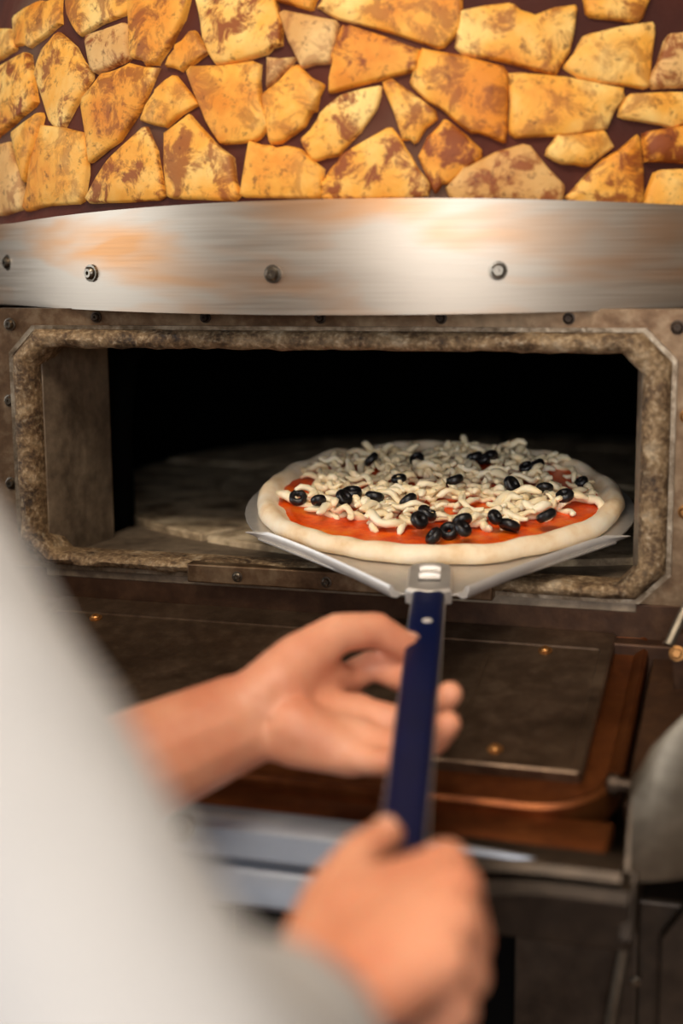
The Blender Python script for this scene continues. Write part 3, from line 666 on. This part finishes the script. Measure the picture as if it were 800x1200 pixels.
# arms, trunk, neck, head, legs
for sh, el in ((shR, elR), (shL, elL)): body.chain([(sh, .046), (sh.lerp(el, .5), .039), (el, .034)])
body.ell(mid-V(0, 0, .16)-fwd*.02, (.165, .105, .24), FM, 20); body.ell(hip+up*.14, (.15, .10, .22), FM, 20); body.ell(hip, (.165, .115, .14), FM, 20)
body.cap(shR, .05, mid+up*.03-fwd*.02, .055); body.cap(shL, .05, mid+up*.03-fwd*.02, .055)
hd_c = mid+V(0, 0, .235)+fwd*.06
body.chain([(mid+up*.02-fwd*.02, .058), (mid+up*.12+fwd*.02, .054), (hd_c-up*.04, .055)])
look = (PC-hd_c).normalized(); lr = look.cross(up).normalized(); lu = lr.cross(look).normalized()
HM = Matrix((tuple(lr), tuple(look), tuple(lu))).transposed()
def Hh(x, y, z): return hd_c+HM @ V(x, y, z)
body.ell(Hh(0, -.012, .028), (.074, .094, .088), HM, 20); body.ell(Hh(0, .022, -.035), (.058, .066, .075), HM, 20); body.ell(Hh(0, .058, -.085), (.026, .022, .022), HM)
body.chain([(Hh(0, .086, .012), .008), (Hh(0, .104, -.022), .012)]); body.ell(Hh(.014, .092, -.024), (.009, .010, .008), HM); body.ell(Hh(-.014, .092, -.024), (.009, .010, .008), HM)
for s in (-1, 1):
    body.ell(Hh(s*.076, -.008, -.005), (.010, .020, .032), HM); body.chain([(Hh(s*.016, .082, .022), .008), (Hh(s*.045, .070, .024), .008)])
    body.ell(Hh(s*.036, .062, -.02), (.026, .022, .024), HM)
body.ell(Hh(0, .083, -.055), (.024, .010, .010), HM)
feet = []
for s in (-1, 1):
    h0 = hip+across*(.088*s)-up*.03; kn = V(h0.x, h0.y, .50)+fwd*(.05 if s > 0 else .10)+across*(.02*s); an = V(kn.x, kn.y, .095)-fwd*(.09 if s > 0 else -.02)
    body.chain([(h0, .088), (kn, .056), (kn-up*.12-fwd*.015, .056), (an, .038)]); body.chain([(an-up*.045, .038), (an-up*.055+fwd*.13, .032)])
    feet.append((h0, kn, an))
PER = thing('person', (hip.x, hip.y, 0), 'person in a white top gripping the blue peel handle with both hands', 'person')
bd = solid(body, 'body', 'skin', PER, .0034, 5)
# clothing follows the body
sh = MB()
def sleeve(a, b, c, f):
    sh.chain([(a, .054), (a.lerp(b, .2), .0535), (a.lerp(b, .42), .052), (a.lerp(b, .68), .048), (b, .0425)], 16); e = b.lerp(c, f); sh.chain([(b, .0430), (b.lerp(c, f*.5), .0460), (e, .0445)], 16)
    dd = (c-b).normalized(); sh.tube([e-dd*.012, e-dd*.002, e+dd*.016, e+dd*.018], [.047, .0475, .047, .044], 16)
sleeve(shR, elR, wrR, .36); sleeve(shL, elL, wrL, .22)
sh.ell(mid-V(0, 0, .16)-fwd*.02, (.185, .125, .255), FM, 20); sh.ell(hip+up*.15, (.172, .122, .24), FM, 20); sh.ell(hip+up*.02, (.182, .132, .15), FM, 20)
sh.cap(shR, .060, mid+up*.02-fwd*.02, .068); sh.cap(shL, .060, mid+up*.02-fwd*.02, .068)
so = solid(sh, 'shirt', 'white_cotton', PER, .006, 8)
me = so.data
new = []
for vtx in me.vertices:                       # soft folds in the cloth
    p = vtx.co; k = noise.noise(V(p.x*16, p.y*16, p.z*9))*.0035+noise.noise(V(p.x*38, p.y*38, p.z*22))*.0012
    new += (p+vtx.normal*k)[:]
me.vertices.foreach_set('co', new); me.update()
tr = MB()
for h0, kn, an in feet: tr.chain([(h0, .100), (kn, .070), (kn-up*.15, .068), (an+up*.02, .060)], 16)
tr.ell(hip-up*.02, (.176, .126, .13), FM, 20); solid(tr, 'trousers', 'dark_trousers', PER, .009, 6)
for h0, kn, an in feet:
    shoe = MB(); b0 = V(an.x, an.y, 0)
    rg = []
    for f, wd_, ht in ((-.085, .020, .05), (-.07, .036, .085), (-.03, .041, .10), (.03, .043, .09), (.09, .050, .062), (.14, .048, .05), (.175, .036, .042), (.19, .016, .034)):
        rg.append([b0+fwd*f+across*(wd_*math.cos(t))+up*max(.001, ht*.5+ht*.5*math.sin(t)*1.0) for t in [2*PI*i/16 for i in range(16)]])
    shoe.loft(rg); shoe.build('shoe', 'shoe_leather', PER, 0, 60)
hr = MB(); hr.ell(Hh(0, -.026, .042), (.080, .094, .086), HM, 20); hr.ell(Hh(0, -.055, -.005), (.070, .055, .07), HM, 20); hr.cap(Hh(-.05, .045, .092), .02, Hh(.05, .045, .092), .02)
solid(hr, 'hair', 'brown_hair', PER, .005, 4)
for s in (-1, 1):
    e = MB(); e.ell(Hh(s*.031, .074, .006), (.012, .011, .009), HM, 12); e.build('eye', 'eye_white', PER)
    e = MB(); e.ell(Hh(s*.031, .0835, .006), (.0055, .003, .0055), HM, 12); e.build('iris', 'brown_hair', PER)
MB().tube([Hh(-.022, .088, -.056), Hh(-.010, .0935, -.054), Hh(0, .0945, -.055), Hh(.010, .0935, -.054), Hh(.022, .088, -.056)], [.002, .004, .0045, .004, .002], 8).build('lips', 'lip_tone', PER)
# finger nails that face the camera
def nail(p, n, d, r):
    n = n.normalized(); d = (d-n*d.dot(n)).normalized(); e = n.cross(d); Mx = Matrix((tuple(e), tuple(d), tuple(n))).transposed()
    b = MB(); b.ell(p+n*r*.78, (r*.62, r*.85, r*.25), Mx, 10); b.build('nail', 'nail_tone', bd)
nail(at(474, 758, .979), CU+CR*.2, at(476, 757, .979)-at(440, 736, .972), .0112)
nail(Q(-.007, .602, .0185), PN, -PA, .0092)
